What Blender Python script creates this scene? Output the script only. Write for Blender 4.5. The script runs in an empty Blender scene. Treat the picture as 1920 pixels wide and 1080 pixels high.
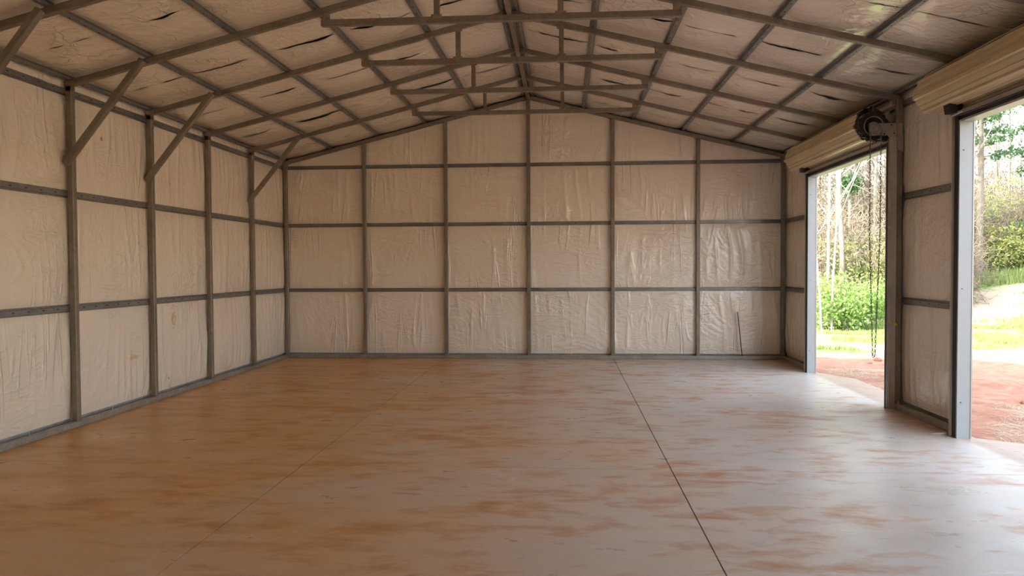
import bpy, math, random
import numpy as np
from mathutils import Vector, Matrix

sc = bpy.context.scene
col = sc.collection
R = random.Random(7)

# ------------------------------------------------------------------ camera, world, sun, exposure
F_PX, YAW, PITCH, ROLL = 1404.8, 0.07137, 0.02792, -0.00494
cam_d = bpy.data.cameras.new('camera'); cam = bpy.data.objects.new('camera', cam_d); col.objects.link(cam)
cam_d.sensor_width = 36.0; cam_d.lens = 36.0 * F_PX / 1920.0; cam_d.clip_start = 0.02; cam_d.clip_end = 600
_cy, _sy, _cp, _sp, _cr, _sr = math.cos(YAW), math.sin(YAW), math.cos(PITCH), math.sin(PITCH), math.cos(ROLL), math.sin(ROLL)
_f = Vector((-_sy, _cy, 0)); _r = Vector((_cy, _sy, 0)); _u = Vector((0, 0, 1))
_f2 = _f * _cp - _u * _sp; _u2 = _u * _cp + _f * _sp
_r3 = _r * _cr + _u2 * _sr; _u3 = -_r * _sr + _u2 * _cr
m = Matrix((_r3, _u3, -_f2)).transposed().to_4x4(); m.translation = Vector((0.668, 0.0, 1.680))
cam.matrix_world = m
sc.camera = cam

world = bpy.data.worlds.new('world'); sc.world = world; world.use_nodes = True
wn = world.node_tree.nodes; wl = world.node_tree.links
sky = wn.new('ShaderNodeTexSky'); sky.sky_type = 'NISHITA'; sky.sun_disc = False
SUN_DIR = Vector((-4.3, -1.9, 3.75)).normalized()        # towards the sun
sky.sun_elevation = math.asin(SUN_DIR.z); sky.sun_rotation = math.atan2(SUN_DIR.x, SUN_DIR.y)
sky.air_density = 1.0; sky.dust_density = 3.0; sky.ozone_density = 1.0
bg = wn['Background']; bg.inputs['Strength'].default_value = 0.42
haze = wn.new('ShaderNodeMix'); haze.data_type = 'RGBA'; haze.inputs[0].default_value = 0.5; haze.inputs[7].default_value = (2.2, 2.15, 2.05, 1)
wl.new(sky.outputs[0], haze.inputs[6]); wl.new(haze.outputs[2], bg.inputs['Color'])
sun_d = bpy.data.lights.new('sun', 'SUN'); sun_d.energy = 3.3; sun_d.angle = 0.02; sun_d.color = (1.0, 0.93, 0.82)
sun = bpy.data.objects.new('sun', sun_d); col.objects.link(sun)
sun.rotation_euler = SUN_DIR.to_track_quat('Z', 'Y').to_euler(); sun.location = (-20, -10, 20)
sc.view_settings.view_transform = 'Standard'; sc.view_settings.look = 'None'
sc.view_settings.gamma = 1.0; sc.view_settings.use_curve_mapping = False
sc.view_settings.exposure = 2.06
sc.cycles.max_bounces = 7; sc.cycles.diffuse_bounces = 5; sc.cycles.glossy_bounces = 3
sc.cycles.sample_clamp_indirect = 8.0; sc.cycles.use_adaptive_sampling = True; sc.cycles.adaptive_threshold = 0.07; sc.cycles.adaptive_min_samples = 20; sc.cycles.use_denoising = True
sc.cycles.caustics_reflective = False; sc.cycles.caustics_refractive = False

# ------------------------------------------------------------------ sizes
B = 1.524; D = 13.704; T = 0.0635; HW = 4.54; SL = 0.247
K = 10; YF = D - K * B                                   # front gable frame
def yk(k): return D - k * B
def zr(x): return 4.756 - SL * abs(x)                    # rafter centre line
Z1, Z2, Z3 = 1.265, 2.476, 3.554
DOOR1 = (9.16, 12.0); DOOR2 = (4.45, 7.5); ADDED_DOOR = (-0.10, 2.95); DOORZ = 3.05  # third door is unseen, added to let in more light

# ------------------------------------------------------------------ helpers
GROUPS = {'post': 'steel posts of the building frame', 'truss': 'roof trusses', 'brace': 'diagonal braces on the left wall posts', 'purlin': 'roof purlins', 'girt': 'wall girts',
          'tree': 'trees beyond the doors', 'bush': 'bushes beyond the doors', 'clod': 'red clay clods', 'undergrowth': 'vine thickets', 'straw': 'scattered straw', 'grass': 'grass strips'}
def tag(o, label=None, cat=None, group=None, kind=None):
    group = group or GROUPS.get(cat)
    if label: o['label'] = label
    if cat: o['category'] = cat
    if group: o['group'] = group
    if kind: o['kind'] = kind
    return o

def empty(name, loc=(0, 0, 0), parent=None):
    o = bpy.data.objects.new(name, None); col.objects.link(o); o.location = loc; o.empty_display_size = 0.1
    if parent: o.parent = parent
    return o

def link(name, mesh, parent=None, loc=None):
    o = bpy.data.objects.new(name, mesh); col.objects.link(o)
    if parent:
        o.parent = parent
        o.matrix_parent_inverse = Matrix.Translation(-parent.location)
    if loc is not None: o.location = loc
    return o

class MB:
    """collects geometry in world coordinates; build() links it as one object"""
    def __init__(s): s.v = []; s.f = []; s.m = []; s.mi = 0
    def add(s, vs, fs):
        n = len(s.v); s.v += [tuple(q) for q in vs]; s.f += [tuple(i + n for i in f) for f in fs]; s.m += [s.mi] * len(fs)
    def prism(s, prof, p0, p1, up=(0, 0, 1), closed=True, caps=True):
        """sweeps a profile (list of (a, b); a sideways, b along up) from p0 to p1"""
        p0 = Vector(p0); p1 = Vector(p1); d = (p1 - p0).normalized(); up = Vector(up)
        side = d.cross(up).normalized(); up = side.cross(d).normalized()
        n = len(prof); vs = [p + side * a + up * b for p in (p0, p1) for a, b in prof]
        fs = [(i, (i + 1) % n, n + (i + 1) % n, n + i) for i in range(n if closed else n - 1)]
        if caps and closed: fs += [tuple(range(n - 1, -1, -1)), tuple(range(n, 2 * n))]
        s.add(vs, fs)
    def beam(s, p0, p1, w=T, h=T, up=(0, 0, 1), c=0.005):
        a, b = w / 2, h / 2
        s.prism([(-a + c, -b), (a - c, -b), (a, -b + c), (a, b - c), (a - c, b), (-a + c, b), (-a, b - c), (-a, -b + c)], p0, p1, up)
    def box(s, lo, hi, c=0.0):
        x0, y0, z0 = lo; x1, y1, z1 = hi
        if c:
            s.beam(((x0 + x1) / 2, y0, (z0 + z1) / 2), ((x0 + x1) / 2, y1, (z0 + z1) / 2), x1 - x0, z1 - z0, c=c); return
        s.add([(x, y, z) for z in (z0, z1) for x, y in ((x0, y0), (x1, y0), (x1, y1), (x0, y1))],
              [(3, 2, 1, 0), (4, 5, 6, 7), (0, 1, 5, 4), (1, 2, 6, 5), (2, 3, 7, 6), (3, 0, 4, 7)])
    def tube(s, pts, rad, n=8, caps=True):
        pts = [Vector(p) for p in pts]; rad = rad if hasattr(rad, '__len__') else [rad] * len(pts)
        vs = []; ref = Vector((0.31, 0.17, 0.93))
        for i, p in enumerate(pts):
            d = (pts[min(i + 1, len(pts) - 1)] - pts[max(i - 1, 0)]).normalized()
            a = d.cross(ref if abs(d.dot(ref)) < 0.95 else Vector((1, 0, 0))).normalized(); b = d.cross(a)
            for j in range(n):
                t = 2 * math.pi * j / n; vs.append(p + (a * math.cos(t) + b * math.sin(t)) * rad[i])
        fs = [(i * n + j, i * n + (j + 1) % n, (i + 1) * n + (j + 1) % n, (i + 1) * n + j) for i in range(len(pts) - 1) for j in range(n)]
        if caps: fs += [tuple(range(n - 1, -1, -1)), tuple(range((len(pts) - 1) * n, len(pts) * n))]
        s.add(vs, fs)
    def disc(s, c, axis, prof, n=24, rfun=None):
        """lathe: prof = list of (r, t) along axis from c"""
        c = Vector(c); ax = Vector(axis).normalized(); a = ax.orthogonal().normalized(); b = ax.cross(a)
        vs = []
        for r, t in prof:
            for j in range(n):
                th = 2 * math.pi * j / n; rr = rfun(r, th) if rfun else r
                vs.append(c + ax * t + (a * math.cos(th) + b * math.sin(th)) * rr)
        fs = [(i * n + j, i * n + (j + 1) % n, (i + 1) * n + (j + 1) % n, (i + 1) * n + j) for i in range(len(prof) - 1) for j in range(n)]
        fs += [tuple(range(n - 1, -1, -1)), tuple(range((len(prof) - 1) * n, len(prof) * n))]
        s.add(vs, fs)
    def build(s, name, mats, parent=None, smooth=False, origin=None):
        me = bpy.data.meshes.new(name)
        v = np.array(s.v, dtype=float).reshape(-1, 3)
        if origin is None: origin = v.mean(axis=0) if parent is None else (0, 0, 0)
        origin = Vector([float(q) for q in origin])
        me.from_pydata([tuple(q) for q in (v - np.array(origin))], [], s.f)
        for mt in (mats if isinstance(mats, (list, tuple)) else [mats]): me.materials.append(mt)
        me.polygons.foreach_set('material_index', s.m)
        if smooth: me.polygons.foreach_set('use_smooth', [True] * len(s.f))
        me.update()
        return link(name, me, parent, origin)

def grid_mesh(name, P, mat, parent=None, flip=False):
    """P: array (nu, nv, 3); smooth grid as one object"""
    nu, nv = P.shape[:2]; idx = np.arange(nu * nv).reshape(nu, nv)
    q = np.stack([idx[:-1, :-1], idx[1:, :-1], idx[1:, 1:], idx[:-1, 1:]], -1).reshape(-1, 4)
    if flip: q = q[:, ::-1]
    return fast_mesh(name, P.reshape(-1, 3), q, mat, parent)

def fast_mesh(name, V, Q, mat, parent=None, smooth=True, origin=None, matidx=None):
    V = np.asarray(V, dtype=np.float64); Q = np.asarray(Q, dtype=np.int32); k = Q.shape[1]
    if origin is None: origin = V.mean(axis=0) if parent is None else np.zeros(3)
    me = bpy.data.meshes.new(name)
    me.vertices.add(len(V)); me.vertices.foreach_set('co', (V - np.asarray(origin)).astype(np.float32).ravel())
    me.loops.add(Q.size); me.loops.foreach_set('vertex_index', Q.ravel())
    me.polygons.add(len(Q)); me.polygons.foreach_set('loop_start', np.arange(0, Q.size, k, dtype=np.int32))
    me.polygons.foreach_set('loop_total', np.full(len(Q), k, dtype=np.int32))
    me.polygons.foreach_set('use_smooth', np.full(len(Q), smooth, dtype=bool))
    for mt in (mat if isinstance(mat, (list, tuple)) else [mat]): me.materials.append(mt)
    if matidx is not None: me.polygons.foreach_set('material_index', np.asarray(matidx, dtype=np.int32))
    me.update(calc_edges=True)
    return link(name, me, parent, Vector([float(q) for q in origin]))

# ---- numpy gradient noise
_rng = np.random.RandomState(3); _perm = _rng.permutation(512); _gr = _rng.rand(512) * 2 * math.pi
def pnoise(x, y, seed=0):
    x = np.asarray(x, float) + seed * 17.3; y = np.asarray(y, float) + seed * 9.1
    xi = np.floor(x).astype(int); yi = np.floor(y).astype(int); xf = x - xi; yf = y - yi
    def g(i, j, dx, dy):
        a = _gr[(_perm[(i) % 512] + j * 57) % 512]; return np.cos(a) * dx + np.sin(a) * dy
    u = xf * xf * xf * (xf * (xf * 6 - 15) + 10); v = yf * yf * yf * (yf * (yf * 6 - 15) + 10)
    n00 = g(xi, yi, xf, yf); n10 = g(xi + 1, yi, xf - 1, yf); n01 = g(xi, yi + 1, xf, yf - 1); n11 = g(xi + 1, yi + 1, xf - 1, yf - 1)
    return ((n00 * (1 - u) + n10 * u) * (1 - v) + (n01 * (1 - u) + n11 * u) * v) * 1.5
def ridged(n): return np.maximum(0, 1 - np.abs(n) * 3.2) ** 1.5

# ------------------------------------------------------------------ materials
def new_mat(name):
    mt = bpy.data.materials.new(name); mt.use_nodes = True; nt = mt.node_tree
    return mt, nt, nt.nodes['Principled BSDF']
def nd(nt, typ, **kw):
    n = nt.nodes.new(typ)
    for k, v in kw.items():
        if k in n.inputs: n.inputs[k].default_value = v
        else: setattr(n, k, v)
    return n
def lk(nt, a, b): nt.links.new(a, b)
def ramp(nt, src, stops):
    r = nt.nodes.new('ShaderNodeValToRGB'); lk(nt, src, r.inputs[0]); e = r.color_ramp.elements
    while len(e) < len(stops): e.new(0.5)
    for i, (p, c) in enumerate(stops): e[i].position = p; e[i].color = (*c, 1) if len(c) == 3 else c
    return r.outputs[0]
def math_n(nt, op, a, b=None, clamp=False):
    n = nt.nodes.new('ShaderNodeMath'); n.operation = op; n.use_clamp = clamp
    for i, q in enumerate((a, b)):
        if q is None: continue
        if isinstance(q, (int, float)): n.inputs[i].default_value = q
        else: lk(nt, q, n.inputs[i])
    return n.outputs[0]
def mixc(nt, f, a, b):
    n = nt.nodes.new('ShaderNodeMix'); n.data_type = 'RGBA'
    for i, q in ((0, f), (6, a), (7, b)):
        if isinstance(q, (int, float)): n.inputs[i].default_value = q
        elif isinstance(q, tuple): n.inputs[i].default_value = (*q, 1)
        else: lk(nt, q, n.inputs[i])
    return n.outputs[2]
def pos_scaled(nt, sx, sy, sz, off=(0, 0, 0), rot=0):
    g = nt.nodes.new('ShaderNodeNewGeometry'); mp = nt.nodes.new('ShaderNodeMapping')
    mp.inputs['Scale'].default_value = (sx, sy, sz); mp.inputs['Location'].default_value = off; mp.inputs['Rotation'].default_value = (0, 0, rot)
    lk(nt, g.outputs['Position'], mp.inputs[0]); return mp.outputs[0]
def noise(nt, vec, scale, detail=4, rough=0.55, dist=0.0):
    n = nd(nt, 'ShaderNodeTexNoise', Scale=scale, Detail=detail, Roughness=rough, Distortion=dist)
    if vec is not None: lk(nt, vec, n.inputs['Vector'])
    return n.outputs[0]
def bump(nt, h, strength, dist, bsdf):
    b = nd(nt, 'ShaderNodeBump', Strength=strength, Distance=dist); lk(nt, h, b.inputs['Height']); lk(nt, b.outputs[0], bsdf.inputs['Normal'])

def simple(name, rgb, rough=0.5, metal=0.0, var=0.15, scale=8.0, spec=0.5):
    mt, nt, b = new_mat(name)
    n = noise(nt, pos_scaled(nt, 1, 1, 1), scale)
    lo = tuple(c * (1 - var) for c in rgb); hi = tuple(min(1, c * (1 + var)) for c in rgb)
    lk(nt, ramp(nt, n, [(0.3, lo), (0.7, hi)]), b.inputs['Base Color'])
    b.inputs['Roughness'].default_value = rough; b.inputs['Metallic'].default_value = metal; b.inputs['Specular IOR Level'].default_value = spec
    return mt

def steel(name, dark, light, rust, metal=0.40, rough=0.42, rust_amt=0.62):
    mt, nt, b = new_mat(name)
    v = pos_scaled(nt, 1, 1, 1)
    n = noise(nt, v, 3.5, 6, 0.7, 0.6); n2 = noise(nt, v, 26, 3, 0.6)
    c = ramp(nt, n, [(0.25, dark), (0.75, light)])
    c = mixc(nt, ramp(nt, n2, [(0.35, (0, 0, 0)), (0.8, (0.35, 0.35, 0.35))]), c, tuple(x * 0.6 for x in dark))
    rm = math_n(nt, 'MULTIPLY', noise(nt, v, 2.3, 6, 0.75, 1.0), 1.0)
    c = mixc(nt, ramp(nt, rm, [(rust_amt, (0, 0, 0)), (rust_amt + 0.12, (0.8, 0.8, 0.8))]), c, rust)
    lk(nt, c, b.inputs['Base Color'])
    b.inputs['Metallic'].default_value = metal
    lk(nt, ramp(nt, n2, [(0.3, (rough - .08,) * 3), (0.8, (rough + .15,) * 3)]), b.inputs['Roughness'])
    bump(nt, n2, 0.15, 0.002, b)
    return mt

M = {}
M['steel'] = steel('galvanised_tube', (0.20, 0.168, 0.128), (0.35, 0.30, 0.24), (0.20, 0.085, 0.035))
M['rail'] = steel('galvanised_base_rail', (0.28, 0.26, 0.225), (0.44, 0.42, 0.37), (0.25, 0.12, 0.05), rust_amt=0.66)
M['hat'] = steel('galvanised_hat_channel', (0.19, 0.185, 0.175), (0.33, 0.325, 0.30), (0.18, 0.10, 0.06), metal=0.5, rough=0.35, rust_amt=0.7)
M['slot'] = simple('slot_opening', (0.012, 0.011, 0.010), 0.9)
M['weld'] = simple('weld_plate', (0.30, 0.23, 0.17), 0.55, 0.3, 0.3, 20)
M['bolt'] = simple('zinc_bolt', (0.55, 0.50, 0.42), 0.35, 0.8)
M['sheet'] = simple('painted_wall_sheet', (0.34, 0.33, 0.31), 0.5)
M['rubber'] = simple('black_rubber', (0.02, 0.021, 0.023), 0.55)
M['trim'] = simple('painted_trim', (0.36, 0.40, 0.405), 0.35, 0.0, 0.03)
M['guide'] = simple('door_guide_metal', (0.50, 0.47, 0.44), 0.32, 0.4, 0.1)
M['curtain'] = simple('beige_door_curtain', (0.60, 0.47, 0.27), 0.22, 0.0, 0.05, 3)
M['curtain_shaded'] = simple('shaded_inner_curtain', (0.36, 0.33, 0.29), 0.38, 0.2, 0.08, 3)  # inner side; shade under the roll is put into this darker colour
M['black_iron'] = simple('black_plastic_wheel', (0.018, 0.017, 0.017), 0.45)
M['hoist'] = simple('hoist_zinc', (0.42, 0.39, 0.35), 0.4, 0.5, 0.2, 20)
M['chain'] = simple('chain_zinc', (0.22, 0.20, 0.15), 0.4, 0.4, 0.2, 30)
M['yellow'] = simple('yellow_tag', (0.80, 0.62, 0.04), 0.5)
M['white'] = simple('off_white', (0.80, 0.80, 0.76), 0.5)
M['rodm'] = simple('dark_rod', (0.05, 0.045, 0.04), 0.5, 0.3)

def insulation(name, stains=()):
    mt, nt, b = new_mat(name)
    v = pos_scaled(nt, 1, 1, 1)
    n = noise(nt, v, 1.1, 4, 0.6)
    c = ramp(nt, n, [(0.3, (0.87, 0.77, 0.63)), (0.7, (0.91, 0.82, 0.695))])  # white vinyl with warm light bounced off the clay tinted in
    g = nt.nodes.new('ShaderNodeNewGeometry')
    for (x, y, z, r, rgb, squash) in stains:
        d = nd(nt, 'ShaderNodeMapping'); d.vector_type = 'POINT'
        lk(nt, g.outputs['Position'], d.inputs[0]); d.inputs['Location'].default_value = (-x * 0.01, -y, -z * squash); d.inputs['Scale'].default_value = (0.01, 1, squash)
        ln = nt.nodes.new('ShaderNodeVectorMath'); ln.operation = 'LENGTH'; lk(nt, d.outputs[0], ln.inputs[0])
        w = noise(nt, v, 14, 4, 0.7)
        dd = math_n(nt, 'ADD', math_n(nt, 'DIVIDE', ln.outputs['Value'], r), math_n(nt, 'MULTIPLY', w, 1.6))
        c = mixc(nt, ramp(nt, dd, [(0.9, (0.75,) * 3), (1.5, (0, 0, 0))]), c, rgb)
    lk(nt, c, b.inputs['Base Color'])
    b.inputs['Roughness'].default_value = 0.27; b.inputs['Specular IOR Level'].default_value = 1.0
    b.inputs['Coat Weight'].default_value = 0.6; b.inputs['Coat Roughness'].default_value = 0.17
    def ridge(n, k): return math_n(nt, 'SUBTRACT', 1.0, math_n(nt, 'MULTIPLY', math_n(nt, 'ABSOLUTE', math_n(nt, 'SUBTRACT', n, 0.5)), k), clamp=True)
    cre = ridge(noise(nt, pos_scaled(nt, 3.4, 3.4, 0.42), 1.0, 3, 0.5, 0.7), 22.0)
    m1 = ramp(nt, noise(nt, pos_scaled(nt, 1.6, 1.6, 1.0), 1.0, 2), [(0.46, (0, 0, 0)), (0.60, (1, 1, 1))])
    dia = ridge(noise(nt, pos_scaled(nt, 2.2, 2.2, 5.5, rot=0.4), 1.0, 3, 0.55, 1.8), 8.0)
    m2 = ramp(nt, noise(nt, pos_scaled(nt, 1.3, 1.3, 1.1, off=(5, 3, 2)), 1.0, 2), [(0.40, (0.12, 0.12, 0.12)), (0.62, (1, 1, 1))])
    soft = noise(nt, v, 7.0, 3, 0.5, 1.2); fine = noise(nt, v, 30, 2, 0.5, 0.6)
    h = math_n(nt, 'ADD', math_n(nt, 'MULTIPLY', cre, m1), math_n(nt, 'MULTIPLY', math_n(nt, 'MULTIPLY', dia, m2), 0.55))
    h = math_n(nt, 'ADD', h, math_n(nt, 'MULTIPLY', soft, 0.7)); h = math_n(nt, 'ADD', h, math_n(nt, 'MULTIPLY', fine, 0.10))
    bump(nt, h, 0.9, 0.011, b)
    return mt
M['ins'] = insulation('bounce_tinted_vinyl')
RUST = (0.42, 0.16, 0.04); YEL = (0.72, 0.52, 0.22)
M['ins_left'] = insulation('bounce_tinted_vinyl_left', [
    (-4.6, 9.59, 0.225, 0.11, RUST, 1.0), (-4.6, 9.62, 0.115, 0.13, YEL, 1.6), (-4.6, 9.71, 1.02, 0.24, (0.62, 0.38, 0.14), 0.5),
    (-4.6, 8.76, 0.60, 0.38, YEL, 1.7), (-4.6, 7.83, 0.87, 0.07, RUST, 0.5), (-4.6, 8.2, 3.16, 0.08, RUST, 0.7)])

def floor_mat():
    mt, nt, b = new_mat('clay_stained_concrete')
    P1 = pos_scaled(nt, 1, 1, 1); PS = pos_scaled(nt, 0.62, 1.15, 1, rot=0.10); PS2 = pos_scaled(nt, 1.1, 2.6, 1, rot=0.05); PS3 = pos_scaled(nt, 1.1, 0.8, 1, rot=0.9)
    sep = nt.nodes.new('ShaderNodeSeparateXYZ'); lk(nt, P1, sep.inputs[0]); X = sep.outputs[0]; Y = sep.outputs[1]
    big = noise(nt, P1, 0.42, 4, 0.55, 0.4); mid = noise(nt, PS, 1.15, 6, 0.62, 0.5); fine = noise(nt, PS2, 2.0, 7, 0.64, 0.35); wipe = noise(nt, PS3, 1.7, 6, 0.7, 1.2)
    # how much clay film lies on the slab: thick along the left wall, thin towards the doors
    film = math_n(nt, 'ADD', math_n(nt, 'MULTIPLY', X, -0.125), math_n(nt, 'MULTIPLY', big, 0.9))
    film = math_n(nt, 'ADD', film, math_n(nt, 'MULTIPLY', mid, 0.8))
    film = math_n(nt, 'SUBTRACT', film, 0.34)
    grey = ramp(nt, mid, [(0.3, (0.62, 0.55, 0.475)), (0.7, (0.72, 0.68, 0.63))])
    c = mixc(nt, ramp(nt, film, [(0.15, (0, 0, 0)), (0.45, (0.45,) * 3), (0.85, (1, 1, 1))]), grey, (0.68, 0.36, 0.115))
    c = mixc(nt, ramp(nt, wipe, [(0.52, (0, 0, 0)), (0.66, (0.32,) * 3)]), c, (0.62, 0.36, 0.20))
    st = math_n(nt, 'ADD', fine, math_n(nt, 'MULTIPLY', math_n(nt, 'SUBTRACT', mid, 0.5), 0.7))
    c = mixc(nt, ramp(nt, st, [(0.51, (0, 0, 0)), (0.58, (0.30,) * 3), (0.74, (0.80,) * 3)]), c, (0.50, 0.205, 0.060))
    # darker worn patches
    v = noise(nt, pos_scaled(nt, 0.7, 1.5, 1), 2.6, 6, 0.7, 0.3)
    c = mixc(nt, ramp(nt, v, [(0.62, (0, 0, 0)), (0.72, (0.6,) * 3)]), c, (0.34, 0.12, 0.04))
    # clay tracked in along the base rail of the pier between the doors and in the corners
    near = ramp(nt, math_n(nt, 'MULTIPLY', X, 0.1), [(0.385, (0, 0, 0)), (0.448, (1, 1, 1)), (0.452, (0, 0, 0))])
    band = ramp(nt, math_n(nt, 'MULTIPLY', Y, 0.05), [(0.36, (0, 0, 0)), (0.39, (1, 1, 1)), (0.455, (1, 1, 1)), (0.475, (0, 0, 0)), (0.60, (0, 0, 0)), (0.635, (1, 1, 1))])
    pm = math_n(nt, 'MULTIPLY', math_n(nt, 'MULTIPLY', near, band), ramp(nt, fine, [(0.30, (0.2,) * 3), (0.6, (1, 1, 1))]))
    c = mixc(nt, math_n(nt, 'MULTIPLY', pm, 0.85), c, (0.46, 0.20, 0.075))
    # outside apron beyond the door line is peach
    ap = ramp(nt, math_n(nt, 'MULTIPLY', X, 0.1), [(0.446, (0, 0, 0)), (0.452, (0.75,) * 3)])
    c = mixc(nt, ap, c, (0.42, 0.26, 0.175))
    lk(nt, c, b.inputs['Base Color'])
    rr = ramp(nt, st, [(0.3, (0.27,) * 3), (0.7, (0.50,) * 3)])
    lk(nt, rr, b.inputs['Roughness']); b.inputs['Specular IOR Level'].default_value = 0.5
    bump(nt, noise(nt, P1, 40, 4, 0.6), 0.12, 0.004, b)
    return mt
M['floor'] = floor_mat()
M['joint'] = simple('joint_dirt', (0.05, 0.028, 0.018), 0.95)

def ground_mat():
    mt, nt, b = new_mat('red_clay_ground')
    P1 = pos_scaled(nt, 1, 1, 1); g = nt.nodes.new('ShaderNodeSeparateXYZ'); lk(nt, P1, g.inputs[0]); X, Y = g.outputs[0], g.outputs[1]
    n = noise(nt, P1, 0.5, 5, 0.6, 0.5); n2 = noise(nt, P1, 4.0, 6, 0.7, 0.5); n3 = noise(nt, pos_scaled(nt, 0.6, 1.6, 1), 1.2, 5, 0.65, 0.4)
    clay = ramp(nt, n2, [(0.3, (0.33, 0.135, 0.075)), (0.55, (0.46, 0.22, 0.135)), (0.75, (0.55, 0.33, 0.22))])
    sand = ramp(nt, n2, [(0.3, (0.43, 0.315, 0.21)), (0.7, (0.56, 0.455, 0.34))])
    gras = ramp(nt, n2, [(0.3, (0.16, 0.24, 0.06)), (0.7, (0.36, 0.44, 0.14))])
    yy = math_n(nt, 'ADD', math_n(nt, 'MULTIPLY', Y, 0.02), math_n(nt, 'MULTIPLY', math_n(nt, 'SUBTRACT', n, 0.5), 0.20))
    yy = math_n(nt, 'ADD', yy, math_n(nt, 'MULTIPLY', math_n(nt, 'SUBTRACT', n3, 0.5), 0.05))
    clx = math_n(nt, 'MAXIMUM', math_n(nt, 'MULTIPLY', Y, 0.065), math_n(nt, 'MULTIPLY', X, 0.115))
    clx = math_n(nt, 'ADD', clx, math_n(nt, 'MULTIPLY', math_n(nt, 'SUBTRACT', n, 0.5), 0.25))
    c = mixc(nt, ramp(nt, clx, [(0.955, (0, 0, 0)), (1.0, (1, 1, 1))]), clay, sand)
    gm = ramp(nt, yy, [(0.315, (0, 0, 0)), (0.335, (1, 1, 1)), (0.45, (1, 1, 1)), (0.475, (0.05,) * 3), (0.655, (0.05,) * 3), (0.68, (1, 1, 1))])
    c = mixc(nt, gm, c, gras)
    lk(nt, c, b.inputs['Base Color']); b.inputs['Roughness'].default_value = 0.95
    bump(nt, n2, 0.7, 0.08, b)
    return mt
M['ground'] = ground_mat()
def veg(name, a, bb, rough=0.6, trans=0.35):
    mt, nt, b = new_mat(name)
    n = noise(nt, pos_scaled(nt, 1, 1, 1), 5.0, 3)
    c = ramp(nt, n, [(0.3, a), (0.7, bb)]); lk(nt, c, b.inputs['Base Color']); b.inputs['Roughness'].default_value = rough
    if trans:
        t = nt.nodes.new('ShaderNodeBsdfTranslucent'); lk(nt, c, t.inputs[0]); mx = nt.nodes.new('ShaderNodeMixShader'); mx.inputs[0].default_value = trans
        out = nt.nodes['Material Output']; lk(nt, b.outputs[0], mx.inputs[1]); lk(nt, t.outputs[0], mx.inputs[2]); lk(nt, mx.outputs[0], out.inputs[0])
    return mt
M['grass'] = veg('grass_blades', (0.19, 0.27, 0.07), (0.38, 0.44, 0.17))
M['leaf'] = veg('bright_leaf', (0.16, 0.29, 0.06), (0.32, 0.44, 0.14))
M['leaf_y'] = veg('yellow_green_leaf', (0.30, 0.36, 0.10), (0.46, 0.48, 0.19))
M['needle'] = veg('pine_needle', (0.06, 0.14, 0.06), (0.13, 0.24, 0.10))
M['bark'] = veg('pale_bark', (0.15, 0.13, 0.105), (0.26, 0.23, 0.19), 0.9, 0)
M['bark_w'] = veg('white_bark', (0.24, 0.225, 0.20), (0.36, 0.34, 0.30), 0.9, 0)
M['bark_d'] = veg('dark_bark', (0.12, 0.11, 0.09), (0.24, 0.21, 0.18), 0.9, 0)
M['vine'] = veg('dry_vine', (0.20, 0.165, 0.115), (0.34, 0.29, 0.21), 0.9, 0)
M['straw'] = veg('dry_straw', (0.55, 0.45, 0.28), (0.72, 0.63, 0.44), 0.8, 0)
M['stone'] = simple('grey_stone', (0.42, 0.42, 0.44), 0.8, 0, 0.2, 10)

# ------------------------------------------------------------------ floor
floor = tag(empty('floor', (0, 6, 0)), kind='structure')
JX = [-4.63, -1.575, 1.535, 4.63]; JY = [YF - 0.1, 6.215, D + 0.13]; G = 0.0045
for i in range(3):
    for j in range(2):
        mb = MB(); x0, x1 = JX[i], JX[i + 1]; y0, y1 = JY[j], JY[j + 1]
        gx0 = G if i else 0; gx1 = (G if i < 2 else 0); gy0 = 0.003 if j else 0; gy1 = 0.003 if j == 0 else 0
        if i == 1: gx0 = 0.0045
        if i == 0: gx1 = 0.0045
        mb.box((x0 + gx0, y0 + gy0, -0.12), (x1 - gx1, y1 - gy1, 0.0))
        mb.build('concrete_slab', M['floor'], floor)
mb = MB(); mb.box((JX[0] + 0.01, JY[0] + 0.01, -0.125), (JX[3] - 0.01, JY[2] - 0.01, -0.018)); 
mb.build('joint_filler', M['joint'], floor)
# chamfered aprons in front of the two doors and the added third one
def apron(y0, y1, c0, c1):
    mb = MB(); top = [(4.63, y0, 0), (5.02, y0 + c0, -0.03), (5.02, y1 - c1, -0.03), (4.63, y1, 0)]
    mb.add(top + [(x, y, -0.2) for x, y, z in top], [(0, 1, 2, 3), (7, 6, 5, 4), (0, 4, 5, 1), (1, 5, 6, 2), (2, 6, 7, 3), (3, 7, 4, 0)])
    return mb.build('door_apron', M['floor'], floor)
apron(9.0, 12.0, 0.35, 0.40); apron(4.3, 7.52, 0.06, 0.08); apron(-0.2, 3.05, 0.1, 0.1)

# ------------------------------------------------------------------ base rails (baseboards) with anchor bolts
def base_rail(name, p0, p1, bolts):
    o = tag(empty(name, p0), kind='structure')
    mb = MB(); mb.beam(p0, p1, T, T); mb.build('base_tube', M['rail'], o)
    for b_ in bolts:
        mb = MB(); mb.disc((b_[0], b_[1], T - 0.002), (0, 0, 1), [(0.014, 0), (0.014, 0.008), (0.006, 0.009), (0.006, 0.035)], 8)
        mb.build('anchor_bolt', M['bolt'], o)
    return o
zb = T / 2
base_rail('baseboard_left', (-HW, YF, zb), (-HW, D, zb), [(-HW + 0.01, y, 0) for y in (6.88, 8.22, 9.85, 11.45)])
base_rail('baseboard_back', (-HW + T / 2, D, zb), (HW - T / 2, D, zb), [(x, D - 0.01, 0) for x in (-3.98, -2.30, -0.77, 0.77, 2.33, 4.15)])
base_rail('baseboard_right_corner', (HW, 12.13, zb), (HW, D, zb), [(HW - 0.01, 12.85, 0)])
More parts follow.
